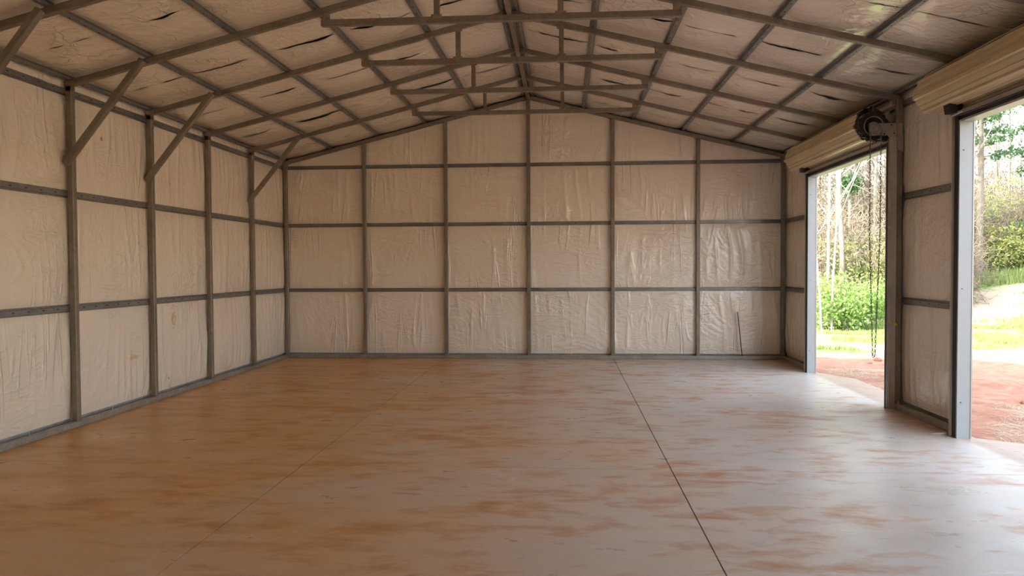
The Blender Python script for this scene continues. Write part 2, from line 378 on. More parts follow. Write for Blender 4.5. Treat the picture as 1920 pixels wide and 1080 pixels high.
base_rail('baseboard_right_pier', (HW, 7.66, zb), (HW, 9.09, zb), [(HW - 0.01, 8.98, 0), (HW - 0.01, 7.8, 0)])
base_rail('baseboard_right_front', (HW, 3.10, zb), (HW, 4.30, zb), [(HW - 0.01, 3.5, 0)])
base_rail('baseboard_right_end', (HW, YF, zb), (HW, -0.25, zb), [(HW - 0.01, -0.8, 0)])

# ------------------------------------------------------------------ walls: outer sheet + pillowed insulation panels
def wrinkle(s, t, seed, vert=1.0):
    """height field of the vinyl skin in metres, s along the wall, t up"""
    w1 = pnoise(s * 0.9, t * 0.9, seed) * 0.5; w2 = pnoise(s * 2.3 + 5, t * 2.3, seed + 1) * 0.22
    h = 0.010 * pnoise(s * 1.7 + w1, t * 0.8, seed + 2)
    # fine folds running across, swinging with the warp
    a = 0.75 * pnoise(s * 0.55, t * 0.55, seed + 3) + 0.25
    u = s * np.cos(a) + t * np.sin(a); v = -s * np.sin(a) + t * np.cos(a)
    amp = np.clip(0.45 + 1.1 * pnoise(s * 1.1, t * 1.1, seed + 4), 0, 1.2)
    h += 0.0080 * amp * ridged(pnoise(u * 2.2 + w2, v * 9.0 + w1 * 5, seed + 5))
    h += 0.0022 * pnoise(u * 5 + w1, v * 16 + w2 * 6, seed + 6)
    # long vertical creases
    if vert:
        h += vert * 0.014 * ridged(pnoise(s * 4.2 + 0.5 * w1 + 0.25 * w2, t * 0.30, seed + 7)) * np.clip(0.35 + 1.3 * pnoise(s * 1.3, t * 1.4, seed + 8), 0, 1)
    return h

def wall_cell(parent, axis, face, s0, s1, t0, t1f, seed, mat, zlines, bulge=0.018, step=0.017, corner0=0, corner1=0):
    """one insulation panel; axis 'x' or 'y' = wall runs along that axis; face = coordinate of the pinned skin; sign inward"""
    nu = max(8, int((s1 - s0) / step)); tm = t1f((s0 + s1) / 2); nv = max(6, int((max(t1f(s0), t1f(s1)) - t0) / (step * 1.3)))
    s = np.linspace(s0, s1, nu)[:, None] * np.ones((1, nv)); t1 = np.vectorize(t1f)(s[:, :1]); f = np.linspace(0, 1, nv)[None, :]
    t = t0 + (t1 - t0) * f
    zl, zh = zlines
    q = np.clip((t - zl - 0.042) / (zh - zl - 0.084), 0, 1) if zh < 4.9 else np.clip((t - zl - 0.042) / 1.5, 0, 0.5); pin = np.clip(np.minimum(q, 1 - q) * 9, 0, 1) ** 0.5
    h = bulge * (4 * q * (1 - q)) ** 0.5 + wrinkle(s, t, seed) * pin
    base, sg = face
    n = base + sg * (0.002 + np.clip(h, 0, 0.040))
    P = np.stack([s, n, t], -1) if axis == 'x' else np.stack([n, s, t], -1)
    flip = (axis == 'x') == (sg > 0)
    return grid_mesh('insulation_panel', P, mat, parent, flip)

ZLEV = [0.088, Z1, Z2, Z3]
EAVE = 3.70
def sheet_box(name, lo, hi):
    mb = MB(); mb.box(lo, hi); return tag(mb.build(name, M['sheet']), kind='structure')
# left wall
wl_ = sheet_box('wall_left', (-4.675, YF - 0.06, -0.05), (-4.645, D + 0.12, 3.72))
for k in range(K):
    y1, y0 = yk(k), yk(k + 1)
    if k == 0: y1 = D + 0.07
    lev = ZLEV + [EAVE + 0.01]
    if y0 < 2: continue
    for a, b_ in zip(lev[:-1], lev[1:]):
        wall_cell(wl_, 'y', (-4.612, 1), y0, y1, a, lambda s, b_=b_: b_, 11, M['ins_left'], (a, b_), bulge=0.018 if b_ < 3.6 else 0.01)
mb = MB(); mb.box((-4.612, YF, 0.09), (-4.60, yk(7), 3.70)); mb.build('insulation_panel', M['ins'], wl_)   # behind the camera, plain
# back wall
mb = MB(); mb.add([(x, y, z) for y in (D + 0.10, D + 0.13) for x, z in ((-4.66, -0.05), (4.66, -0.05), (4.66, 3.70), (0, 4.86), (-4.66, 3.70))],
                  [(0, 1, 2, 3, 4), (9, 8, 7, 6, 5)] + [(i, (i + 1) % 5 + 0, (i + 1) % 5 + 5, i + 5)[::-1] for i in range(5)])
wb_ = tag(mb.build('wall_back', M['sheet']), kind='structure')
bx = [-4.60, -3.048, -1.524, 0, 1.524, 3.048, 4.60]
for i in range(6):
    for j, (a, b_) in enumerate(zip(ZLEV[:-1], ZLEV[1:])):
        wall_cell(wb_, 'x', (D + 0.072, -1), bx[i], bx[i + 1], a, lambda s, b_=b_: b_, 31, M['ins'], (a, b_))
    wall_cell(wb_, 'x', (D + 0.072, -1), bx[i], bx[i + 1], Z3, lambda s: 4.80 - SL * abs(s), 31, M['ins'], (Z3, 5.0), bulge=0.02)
# right wall: corner bay, pier between doors, wall in front of the near door, strip above the doors
mb = MB()
mb.box((4.645, 12.30, -0.05), (4.675, D + 0.12, 3.72)); mb.box((4.645, 7.80, -0.05), (4.675, 8.87, 3.72)); mb.box((4.645, 3.25, -0.05), (4.675, 4.15, 3.72)); mb.box((4.645, YF - 0.06, -0.05), (4.675, -0.40, 3.72)); mb.box((4.645, -0.40, 3.12), (4.675, 3.25, 3.72))
mb.box((4.645, 8.87, 3.12), (4.675, 12.30, 3.72)); mb.box((4.645, 4.15, 3.12), (4.675, 7.80, 3.72))
wr_ = tag(mb.build('wall_right', M['sheet']), kind='structure')
for (y0, y1) in ((12.10, D + 0.07), (7.60, 9.16)):
    for a, b_ in zip(ZLEV, ZLEV[1:] + [EAVE + 0.01]):
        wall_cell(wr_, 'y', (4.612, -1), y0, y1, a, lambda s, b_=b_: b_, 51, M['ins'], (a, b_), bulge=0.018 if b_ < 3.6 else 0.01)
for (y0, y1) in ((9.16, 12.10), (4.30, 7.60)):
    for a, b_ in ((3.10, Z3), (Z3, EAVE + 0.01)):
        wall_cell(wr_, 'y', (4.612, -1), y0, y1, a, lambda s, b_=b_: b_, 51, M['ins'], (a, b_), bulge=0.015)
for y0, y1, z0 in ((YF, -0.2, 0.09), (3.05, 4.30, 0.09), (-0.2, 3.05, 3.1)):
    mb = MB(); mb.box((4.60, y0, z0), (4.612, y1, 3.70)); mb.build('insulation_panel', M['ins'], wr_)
# unseen front gable wall, added closed to balance the light inside
FO = -0.1
mb = MB()
mb.add([(x, y, z) for y in (YF - 0.09, YF - 0.05) for x, z in ((-4.66, FO), (4.66, FO), (4.66, 3.70), (0, 4.86), (-4.66, 3.70))],
       [(4, 3, 2, 1, 0), (5, 6, 7, 8, 9)] + [(i, (i + 1) % 5, (i + 1) % 5 + 5, i + 5) for i in range(5)])
tag(mb.build('wall_front_added', M['ins']), kind='structure')

# ------------------------------------------------------------------ ceiling: roof deck + sagging insulation panels
mb = MB()
for s_ in (-1, 1):
    x1 = 4.80 * s_
    vs = [(0, YF - 0.3, 4.915), (x1, YF - 0.3, 4.915 - SL * 4.80), (x1, D + 0.3, 4.915 - SL * 4.80), (0, D + 0.3, 4.915)]
    mb.add(vs + [(x, y, z + 0.02) for x, y, z in vs], [(0, 1, 2, 3), (7, 6, 5, 4), (0, 4, 5, 1), (1, 5, 6, 2), (2, 6, 7, 3)])
ceil = tag(mb.build('ceiling', M['sheet']), kind='structure')
PX = [0.075, 1.0, 1.885, 2.765, 3.668, 4.545]
RS = np.random.RandomState(5)
SEAM = [0.60, 0.55, 0.50, 0.56, 0.52, 0.60, 0.5, 0.5, 0.5, 0.5]
for k in range(K):
    y1 = D + 0.1 if k == 0 else yk(k); y0 = yk(k + 1)
    ys = yk(k + 1) + B * SEAM[k]
    for s_ in (-1, 1):
        for i in range(5):
            xa, xb = PX[i], PX[i + 1]
            if i == 0: xa = 0.0
            if i == 4: xb = 4.60
            amp = 0.008 + 0.016 * RS.rand() ** 1.2; c0 = 0.35 + 0.3 * RS.rand(); wd = 0.36 + 0.30 * RS.rand()
            step = 0.024 if y0 > 3 else 0.07
            nu = int((xb - xa) / step); ylist = np.concatenate([np.linspace(y0, ys, max(6, int((ys - y0) / step))), np.linspace(ys, y1, max(6, int((y1 - ys) / step)))])
            nA = max(6, int((ys - y0) / step))
            ax = np.linspace(xa, xb, nu)[:, None] * np.ones((1, len(ylist))); ay = np.ones((nu, 1)) * ylist[None, :]
            q = (ax - PX[i] - 0.044) / (PX[i + 1] - PX[i] - 0.088); q = np.clip(q, 0, 1); prof = (4 * q * (1 - q)) ** 0.5
            sx = ax * s_
            wr = wrinkle(ay * 0.9, sx * 1.05, 71 + s_, vert=0.0)
            ap = wrinkle(sx * 1.05 + 0.2 * pnoise(sx, ay), ay * 0.9, 83 + s_, vert=0.0)
            sag = 0.026 * prof * (0.8 + 0.5 * pnoise(ay * 0.8, sx * 0.5, 91)) + (wr * 0.55 + ap * 0.9) * np.clip(prof * 1.4, 0, 1)
            dy = ay - ys; isB = np.arange(len(ylist))[None, :] >= nA
            lens = np.clip(1 - ((q - c0) / wd) ** 2, 0, 1) * np.clip(0.62 + 1.1 * pnoise(sx * 4.5, ay * 0 + k, 95), 0.0, 1.2)
            sag = sag + np.where(isB, amp * lens * np.exp(-np.maximum(dy, 0) / 0.10), -0.3 * amp * lens * np.exp(-np.maximum(-dy, 0) / 0.05))
            z = 4.845 - SL * ax - np.maximum(sag, 0.0005 - 0.02 * (1 - isB))
            P = np.stack([sx, ay, z], -1)
            # split at the seam: two strips joined in one mesh
            idx = np.arange(nu * len(ylist)).reshape(nu, len(ylist)); qs = []
            for lo, hi in ((0, nA), (nA, len(ylist))):
                g = idx[:, lo:hi]; qs.append(np.stack([g[:-1, :-1], g[1:, :-1], g[1:, 1:], g[:-1, 1:]], -1).reshape(-1, 4))
            Q = np.concatenate(qs); Q = Q[:, ::-1] if s_ > 0 else Q
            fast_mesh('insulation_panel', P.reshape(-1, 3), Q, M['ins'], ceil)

# ------------------------------------------------------------------ steel posts
ORD = ['corner', 'first', 'second', 'third', 'fourth', 'fifth', 'sixth', 'seventh', 'eighth', 'ninth', 'front corner']
def post(x, y, z1, label, z0=T, gauge=T):
    mb = MB(); mb.beam((x, y, z0), (x, y, z1), gauge, gauge, up=(0, 1, 0))
    mb.beam((x, y, z1 - 0.16), (x, y, z1 - 0.002), gauge + 0.006, gauge + 0.006, up=(0, 1, 0), c=0.008)
    return tag(mb.build('steel_post', M['steel'], origin=(x, y, z0)), label, 'post')
for k in range(K + 1):
    if k == 0: lab = 'square steel corner post where the left and back walls meet'
    elif k == K: lab = 'square steel post at the front end of the left wall'
    else: lab = '%s steel post from the back corner along the left wall%s' % (ORD[k], {1: ', with a brace', 2: ', unbraced', 3: ', braced and rusty-footed', 4: ', braced, nearest in view'}.get(k, ''))
    post(-HW, yk(k), 3.61, lab)
names = {-2: 'leftmost thin upright on the back wall between the corner and the peak', -1: 'thin back wall upright just left of the centre one', 0: 'tallest thin upright under the roof peak in the back wall',
         1: 'rust-streaked thin upright just right of the centre one in the back wall', 2: 'thin back wall upright left of the leaning dark rod'}
for i in range(-2, 3):
    post(i * B, D, 4.715 - SL * abs(i * B), names[i])
post(HW, D, 3.61, 'square steel corner post where the back wall meets the door wall')
post(HW, yk(1) + 0.02, 3.61, 'square steel post beside the far jamb of the far door')
post(HW, 9.06, 3.61, 'square steel post between the two roll-up doors carrying the chain hoist bracket')
post(HW, 7.60, 3.61, 'square steel post hidden behind the guide at the far side of the near door')
post(HW, 4.36, 3.61, 'square steel post at the camera end of the near door')
for k in (7, 9, 10): post(HW, yk(k), 3.61, '%s steel post from the back on the door wall, behind the camera' % ORD[k])
def header(y0, y1, lab):
    mb = MB(); mb.beam((HW, y0, 3.16), (HW, y1, 3.16)); tag(mb.build('door_header', M['steel']), lab, 'beam')
header(9.10, 12.13, 'steel header tube above the far door behind its rolled curtain'); header(-0.05, 3.04, 'steel header tube of the added door behind the camera'); header(4.40, 7.56, 'steel header tube above the near door behind its rolled curtain')

# ------------------------------------------------------------------ roof frames: rafters with raised bottom chord and webs
CHZ = 4.156 + T / 2; CHW = 1.82; WEB = 0.6265
fl = {0: 'gable rafter pair framing the top of the back wall', 1: 'farthest roof truss with bottom chord, just before the back wall', 2: 'second roof truss with bottom chord counting from the back wall',
      3: 'third roof truss from the back wall, ending over the post with the hoist', 4: 'nearest roof truss with its bottom chord in view, webs cut by the top edge',
      5: 'roof truss nearer than the five full ones, only its lower left rafter in view'}
for k in range(K + 1):
    y = yk(k); t = empty('roof_truss', (0, y, 3.6))
    tag(t, fl.get(k, '%s roof truss from the back wall, overhead behind the camera' % ORD[k]), 'truss')
    for s_ in (-1, 1):
        mb = MB(); mb.beam((0.028 * s_, y, zr(0.028)), (4.585 * s_, y, zr(4.585)), T, T); mb.build('rafter', M['steel'], t)
        mb = MB(); xc = 4.525 * s_
        mb.add([(xc - 0.05, y - T / 2 - 0.003, zr(4.57) - 0.075), (xc + 0.05, y - T / 2 - 0.003, zr(4.57) - 0.075), (xc + 0.05, y - T / 2 - 0.003, zr(4.57) + 0.03), (xc - 0.05, y - T / 2 - 0.003, zr(4.57) + 0.045),
                (xc - 0.05, y - T / 2, zr(4.57) - 0.075), (xc + 0.05, y - T / 2, zr(4.57) - 0.075), (xc + 0.05, y - T / 2, zr(4.57) + 0.03), (xc - 0.05, y - T / 2, zr(4.57) + 0.045)],
               [(0, 1, 2, 3), (0, 4, 5, 1), (1, 5, 6, 2), (2, 6, 7, 3), (3, 7, 4, 0)])
        if k not in (1, 2, 5, 6) or s_ < 0: mb.build('corner_plate', M['weld'], t)
    if 0 < k < K:
        mb = MB(); mb.beam((-CHW, y, CHZ), (CHW, y, CHZ)); mb.build('bottom_chord', M['steel'], t)
        for s_ in (-1, 1):
            xs = (CHW - 0.05) * s_; mb = MB(); mb.beam((xs, y, CHZ + T / 2), (xs, y, zr(xs) - T / 2 + 0.006), 0.055, 0.055, up=(0, 1, 0)); mb.build('end_stub', M['weld'], t)
            xw = WEB * s_; mb = MB(); mb.beam((xw, y, CHZ + T / 2), (xw, y, zr(xw) - T / 2), T * 0.92, T * 0.92, up=(0, 1, 0))
            mb.build('web_post', M['steel'], t)
            for zz in (CHZ + T / 2, zr(xw) - T / 2 - 0.01):
                mb = MB(); mb.box((xw - 0.055, y - T / 2 - 0.004, zz - 0.022), (xw + 0.055, y - T / 2, zz + 0.018)); mb.build('weld_bead', M['weld'], t)
# knee braces
bl = {1: 'short diagonal brace from post to rafter nearest the back left corner', 3: 'diagonal brace on the left wall, second from the back, rising to the third truss',
      4: 'diagonal brace with rusty cut ends in the middle of the left wall', 5: 'diagonal brace cut off by the top left of the photo'}
for k in (1, 3, 4, 5, 7, 9):
    y = yk(k) - T - 0.001; a = Vector((-3.70, y, 3.845)); b_ = Vector((-4.555, y, 2.79))
    o = empty('knee_brace', (b_.x, b_.y, b_.z)); tag(o, bl.get(k, 'diagonal brace on the left wall behind the camera, %s truss' % ORD[k]), 'brace')
    mb = MB(); mb.beam(b_, a, T, T, up=(0, 1, 0)); mb.build('brace_tube', M['steel'], o)
    d = (a - b_).normalized()
    for p, q in ((b_, -1), (a, 1)):
        mb = MB(); mb.beam(p + d * (0.001 * q), p + d * (0.004 * q), T * 0.9, T * 0.9, up=(0, 1, 0)); mb.build('end_cap', M['weld'], o)

# ------------------------------------------------------------------ hat channels: purlins and girts
HATP = [(-0.042, 0.026), (-0.042, 0.028), (-0.021, 0.028), (-0.017, 0.002), (0.017, 0.002), (0.021, 0.028), (0.042, 0.028), (0.042, 0.026), (0.023, 0.026), (0.019, 0.0), (-0.019, 0.0), (-0.023, 0.026)]
def hat(name, p0, p1, up, label, cat, slots=True, w=1.0, parent=None, step=0.21):
    p0 = Vector(p0); p1 = Vector(p1); o = empty(name, p0) if parent is None else parent
    if label: tag(o, label, cat)
    mb = MB(); mb.prism([(a * w, b_ * 1.15) for a, b_ in HATP], p0, p1, up); mb.build('hat_channel', M['hat'], o)
    if slots:
        d = (p1 - p0); L = d.length; d.normalize(); upv = Vector(up); sd = d.cross(upv).normalized(); upv = sd.cross(d)
        mb = MB(); n = int(L / step)
        for i in range(n):
            c = p0 + d * (step * (i + 0.5)) - upv * 0.0006
            mb.add([c + d * a + sd * b_ for a, b_ in ((-.017, -.002), (-.013, -.004), (.013, -.004), (.017, -.002), (.017, .002), (.013, .004), (-.013, .004), (-.017, .002))], [tuple(range(8))])
        so = mb.build('punched_slots', M['slot'], o); so['kind'] = 'stuff'
    return o
side_n = {-1: 'left', 1: 'right'}; pn = ['ridge', 'first below the ridge', 'second below the ridge', 'third below the ridge', 'fourth below the ridge, next above the eave', 'at the eave']
for s_ in (-1, 1):
    for i, x in enumerate(PX):
        up = Vector((SL * s_, 0, 1)).normalized(); z = 4.756 - SL * x + T / 2 * 1.03 + 0.001
        lab = 'dark galvanised roof purlin on the %s slope, %s' % (side_n[s_], pn[i] if i else 'running close beside the ridge tube')
        if i == 5: lab = 'dark galvanised eave purlin along the top of the %s' % ('left wall' if s_ < 0 else 'door wall')
        hat('roof_purlin', (x * s_, D + 0.1, z), (x * s_, YF - 0.1, z), up, lab, 'purlin')
o = empty('ridge_beam', (0, D, 4.7)); tag(o, 'rusty steel ridge tube running under the roof peak towards the back wall', 'beam')
mb = MB(); mb.beam((0, D + 0.03, 4.745), (0, YF, 4.745), 0.058, 0.07); mb.build('ridge_tube', M['steel'], o)
mb = MB(); n = 240; Pv = []
ysr = np.linspace(D, YF, n); e = 0.045 + 0.012 * pnoise(ysr * 9, ysr * 0, 3)
P = np.stack([np.stack([-0.05 + 0 * ysr, ysr, 4.835 + 0 * ysr], -1), np.stack([-0.06 - e * 0.2, ysr, 4.80 - e], -1)], 0)
grid_mesh('insulation_flap', P, M['weld'], o)
gn = ['lower', 'middle', 'upper']
for i, z in enumerate((Z1, Z2, Z3)):
    hat('wall_girt', (-4.573, YF, z), (-4.573, D + 0.03, z), (-1, 0, 0), '%s horizontal galvanised girt along the left wall' % gn[i], 'girt')
    hat('wall_girt', (-4.56, D + 0.033, z), (4.56, D + 0.033, z), (0, 1, 0), '%s horizontal galvanised girt across the back wall' % gn[i], 'girt', slots=False, w=0.82)
    hat('wall_girt', (4.573, 12.12, z), (4.573, D + 0.03, z), (1, 0, 0), '%s girt in the narrow bay between back wall and far door' % gn[i], 'girt')
    hat('wall_girt', (4.573, 7.62, z), (4.573, 9.12, z), (1, 0, 0), '%s girt in the pier between the two doors' % gn[i], 'girt')
    hat('wall_girt', (4.573, 3.08, z), (4.573, 4.3, z), (1, 0, 0), '%s girt on the door wall behind the camera' % gn[i], 'girt')
hat('wall_girt', (4.573, 9.13, Z3), (4.573, 12.11, Z3), (1, 0, 0), 'girt above the rolled curtain of the far door', 'girt')
hat('wall_girt', (4.573, 4.31, Z3), (4.573, 7.61, Z3), (1, 0, 0), 'girt above the rolled curtain of the near door', 'girt')

# ------------------------------------------------------------------ roll-up doors
def roll_door(name, y0, y1, ra, rb, cx, cz, hoist_side):
    o = tag(empty(name, (4.5, (y0 + y1) / 2, 0)), kind='structure')
    for (ya, sg) in ((y1, 1), (y0, -1)):                  # guides and trims at the two jambs; sg = away from the opening
        g = MB(); g.box((4.432, min(ya + .085 * sg, ya + .140 * sg), 0.0), (4.506, max(ya + .085 * sg, ya + .140 * sg), 3.17), c=0.004)
        go = g.build('door_guide', M['guide'], o)
        g = MB(); g.box((4.424, min(ya + .098 * sg, ya + .112 * sg), 0.0), (4.434, max(ya + .098 * sg, ya + .112 * sg), 3.15)); g.build('guide_rib', M['bolt'], go)
        g = MB(); g.box((4.436, min(ya + .024 * sg, ya + .085 * sg), 0.0), (4.50, max(ya + .024 * sg, ya + .085 * sg), 3.15)); g.build('rubber_seal', M['rubber'], o)
        g = MB(); g.box((4.440, min(ya, ya + .022 * sg), 0.0), (4.580, max(ya, ya + .022 * sg), DOORZ + 0.02), c=0.004); t = g.build('jamb_trim', M['trim'], o)
        g = MB(); g.box((4.565, min(ya - .006 * sg, ya), 0.0), (4.572, max(ya - .006 * sg, ya + 0.001), DOORZ)); g.build('trim_seam', M['guide'], t)
        for z in (0.35, 1.45, 2.78):
            g = MB(); g.disc((4.475, ya - 0.001 * sg, z), (0, -sg, 0), [(0.006, 0), (0.006, 0.003)], 8); g.build('rivet', M['rubber'], t)
        for z in (0.18, 0.62, 1.12, 1.62, 2.12, 2.62):
            g = MB(); g.disc((4.432, ya + 0.128 * sg, z), (-1, 0, 0), [(0.007, 0), (0.005, 0.006)], 8); g.build('screw', M['white'], go)
        g = MB(); g.prism([(-0.05, 0), (0.05, 0.0), (0.045, 0.11), (-0.005, 0.13), (-0.08, 0.10)], (4.33, ya + .02 * sg, 3.13), (4.50, ya + .02 * sg, 3.13), up=(0, 0, 1)); g.build('guide_funnel', M['rubber'], o)
    mb = MB(); mb.box((4.440, y0 + .02, DOORZ), (4.580, y1 - .02, DOORZ + 0.022), c=0.004); mb.build('head_trim', M['trim'], o)
    mb = MB(); e = 0.006
    for (ya, sg) in ((y1, 1), (y0, -1)):
        mb.add([(4.575, ya + .022 * sg, 0), (4.68, ya + .31 * sg, 0), (4.68, ya + .31 * sg, 3.13), (4.575, ya + .022 * sg, 3.07), (4.575, ya + (.022 + e) * sg, 0), (4.68, ya + (.31 + e) * sg, 0), (4.68, ya + (.31 + e) * sg, 3.13), (4.575, ya + (.022 + e) * sg, 3.07)],
               [(0, 1, 2, 3), (4, 7, 6, 5), (0, 4, 5, 1), (1, 5, 6, 2), (2, 6, 7, 3), (3, 7, 4, 0)])
    mb.add([(4.575, y0, 3.072), (4.68, y0 - .3, 3.13), (4.68, y1 + .3, 3.13), (4.575, y1, 3.072), (4.575, y0, 3.078), (4.68, y0 - .3, 3.136), (4.68, y1 + .3, 3.136), (4.575, y1, 3.078)],
           [(0, 1, 2, 3), (4, 7, 6, 5), (0, 4, 5, 1), (1, 5, 6, 2), (2, 6, 7, 3), (3, 7, 4, 0)])
    mb.build('outer_flashing', M['trim'], o)
    mb = MB(); mb.box((4.452, y0 - .05, DOORZ + 0.022), (4.50, y1 + .05, DOORZ + 0.06)); mb.build('bottom_seal', M['rubber'], o)
    mb = MB(); mb.box((4.425, y0 - .07, DOORZ + 0.06), (4.475, y1 + .07, DOORZ + 0.066)); mb.box((4.425, y0 - .07, DOORZ + 0.06), (4.431, y1 + .07, DOORZ + 0.105)); bb = mb.build('bottom_bar', M['guide'], o)
    for ya, sg in ((y1 - .22, 1), (y1 - .34, 1), (y0 + .2, 1)):
        g = MB(); g.disc((4.424, ya, DOORZ + 0.085), (-1, 0, 0), [(0.009, 0), (0.009, 0.006)], 6); g.build('bar_bolt', M['bolt'], bb)
    mb = MB(); mb.tube([(4.41, y1 - .12, DOORZ + 0.085), (4.41, y1 + .10, DOORZ + 0.075)], 0.016, 8); mb.build('stop_bar', M['guide'], o)
    # hanging ribbed part of the curtain
    mb = MB(); prof = []; z = DOORZ + 0.066
    while z < cz + 0.02:
        prof += [(4.462, z), (4.462, z + 0.045), (4.448, z + 0.055), (4.448, z + 0.075), (4.462, z + 0.085)]; z += 0.095
    xs = [(x - max(0, (zz - 3.20)) * 0.0, zz) for x, zz in prof]
    vs = [(x, y, zz) for y in (y0 - .06, y1 + .06) for x, zz in xs]; n = len(xs)
    mb.add(vs, [(i, i + 1, n + i + 1, n + i) for i in range(n - 1)]); mb.build('hanging_curtain', M['curtain_shaded'], o)
    # rolled curtain: spiral with trapezoid ribs
    mb = MB(); prof = []; turns = 2.35; NR = 7
    N = 400
    for i in range(N + 1):
        th = 2 * math.pi * turns * i / N; r = 0.168 + 0.017 * th / (2 * math.pi)
        ph = (th * NR / (2 * math.pi)) % 1.0
        rib = 0.0 if ph < 0.52 else (ph - 0.52) / 0.07 if ph < 0.59 else 1.0 if ph < 0.78 else (0.85 - ph) / 0.07 if ph < 0.85 else 0.0
        rib2 = 1.0 if 0.24 < ph < 0.28 else 0.0
        prof.append((r + 0.019 * rib + 0.007 * rib2 - 0.004, th))
    st = math.radians(0)
    pts = [(cx + r * math.cos(th + st), cz + r * math.sin(th + st)) for r, th in prof]
    n = len(pts)
    vs = [(x, y, zz) for y in (ra, rb) for x, zz in pts]
    mb.add(vs, [(i, i + 1, n + i + 1, n + i) for i in range(n - 1)])
    mb.build('rolled_curtain', M['curtain'], o)
    mb = MB(); mb.tube([(cx, ra - 0.16, cz - 0.02), (cx, rb + 0.06, cz - 0.02)], 0.02, 10); mb.tube([(cx, ra + 0.02, cz), (cx, rb - 0.02, cz)], 0.155, 20); mb.build('roll_shaft', M['hoist'], o)
    mb = MB(); yb = rb + 0.06; mb.box((cx - 0.05, yb, cz - 0.14), (4.60, yb + 0.006, cz + 0.10)); mb.build('shaft_plate', M['hoist'], o)
    return o
roll_door('door_1', *DOOR1, 9.45, 12.36, 4.375, 3.39, 0)
roll_door('door_2', *DOOR2, 4.50, 7.93, 4.395, 3.405, 1)
roll_door('door_3_added', *ADDED_DOOR, 0.05, 2.85, 4.395, 3.385, 2)  # unseen, added so its opening brightens the left wall and near floor

# ------------------------------------------------------------------ chain hoist on the near end of the far door's roll
h = empty('chain_hoist', (4.25, 9.05, 3.3)); tag(h, 'black scalloped hand wheel hoist with bracket and chain loop beside the post between the doors', 'chain hoist')
def scal(r, th): return r * (1 + (0.055 * math.cos(14 * th) if r > 0.13 else 0))
mb = MB(); mb.disc((4.25, 9.075, 3.30), (0, -1, 0), [(0.118, -0.03), (0.168, -0.03), (0.172, -0.012), (0.150, 0.0), (0.172, 0.012), (0.168, 0.03), (0.118, 0.03), (0.118, -0.03)], 112, scal)
mb.f = mb.f[:-2]; mb.m = mb.m[:-2]
hw_ = mb.build('hand_wheel', M['black_iron'], h, smooth=False)
for a in range(5):
    t = 2 * math.pi * a / 5 + 0.3; mb = MB(); mb.beam((4.25 + 0.05 * math.cos(t), 9.075, 3.30 + 0.05 * math.sin(t)), (4.25 + 0.125 * math.cos(t), 9.075, 3.30 + 0.125 * math.sin(t)), 0.012, 0.02, up=(0, 1, 0)); mb.build('spoke', M['black_iron'], hw_)
mb = MB(); mb.disc((4.25, 9.085, 3.30), (0, -1, 0), [(0.135, 0), (0.135, 0.012)], 32); mb.build('wheel_web', M['black_iron'], h)
mb = MB(); mb.disc((4.25, 9.06, 3.30), (0, -1, 0), [(0.106, 0), (0.112, 0), (0.112, 0.028), (0.106, 0.028), (0.106, 0.0)], 32); mb.f = mb.f[:-2]; mb.m = mb.m[:-2]; mb.build('chain_guard_ring', M['hoist'], h, smooth=True)
mb = MB(); mb.disc((4.25, 9.10, 3.30), (0, -1, 0), [(0.052, 0), (0.052, 0.06), (0.04, 0.07), (0.02, 0.07)], 24); mb.build('hub', M['hoist'], h, smooth=True)
mb = MB(); mb.disc((4.252, 9.02, 3.252), (0, -1, 0), [(0.066, 0), (0.070, 0.008), (0.070, 0.03), (0.060, 0.036), (0.055, 0.030), (0.042, 0.030), (0.038, 0.038), (0.018, 0.038), (0.018, 0.046)], 32); gb = mb.build('chain_pulley', M['hoist'], h)
mb = MB(); mb.disc((4.252, 8.974, 3.252), (0, -1, 0), [(0.017, 0), (0.017, 0.008), (0.009, 0.009), (0.009, 0.016)], 6); mb.build('axle_nut', M['bolt'], gb)
mb = MB()
mb.box((4.190, 9.022, 3.185), (4.565, 9.027, 3.325)); mb.box((4.19, 9.015, 3.318), (4.52, 9.027, 3.326)); 
for zz in (3.285, 3.235): mb.box((4.30, 9.012, zz - 0.010), (4.52, 9.022, zz + 0.010), c=0.004)
br = mb.build('bracket_arm', M['hoist'], h)
mb = MB(); mb.add([(4.40, 9.022, 3.185), (4.575, 9.022, 3.185), (4.575, 9.022, 2.99), (4.50, 9.022, 3.02), (4.40, 9.026, 3.185), (4.575, 9.026, 3.185), (4.575, 9.026, 2.99), (4.50, 9.026, 3.02)],
                 [(3, 2, 1, 0), (4, 5, 6, 7), (0, 1, 5, 4), (1, 2, 6, 5), (2, 3, 7, 6), (3, 0, 4, 7)])
mb.build('bracket_gusset', M['hoist'], h)
mb = MB(); mb.box((4.50, 9.0, 3.02), (4.507, 9.10, 3.36)); mb.build('mount_plate', M['hoist'], h)
for x, z in ((4.44, 3.305), (4.36, 3.20), (4.47, 3.21)):
    mb = MB(); mb.disc((x, 9.021, z), (0, -1, 0), [(0.008, 0), (0.008, 0.004)], 8); mb.build('bracket_hole', M['slot'], br)
def chain_pts():
    pts = []
    xl, xr = 4.193, 4.312; n = 70
    L = []
    for i in range(n + 1):
        z = 3.245 - (3.245 - 0.63) * i / n; t = i / n
        w = 1 - max(0, t - 0.45) / 0.55 * 0.78
        L.append((t, z, w))
    mid = 4.2525
    left = [(mid + (xl - mid) * w, z) for t, z, w in L]; right = [(mid + (xr - mid) * w, z) for t, z, w in L]
    return left, right
left, right = chain_pts()
path = left + [(4.2525 - 0.006, 0.612), (4.2525 + 0.006, 0.612)] + right[::-1]
mb = MB(); acc = 0.0; flipk = 0; LP = 0.028
P_ = [Vector((x, 8.995, z)) for x, z in path]
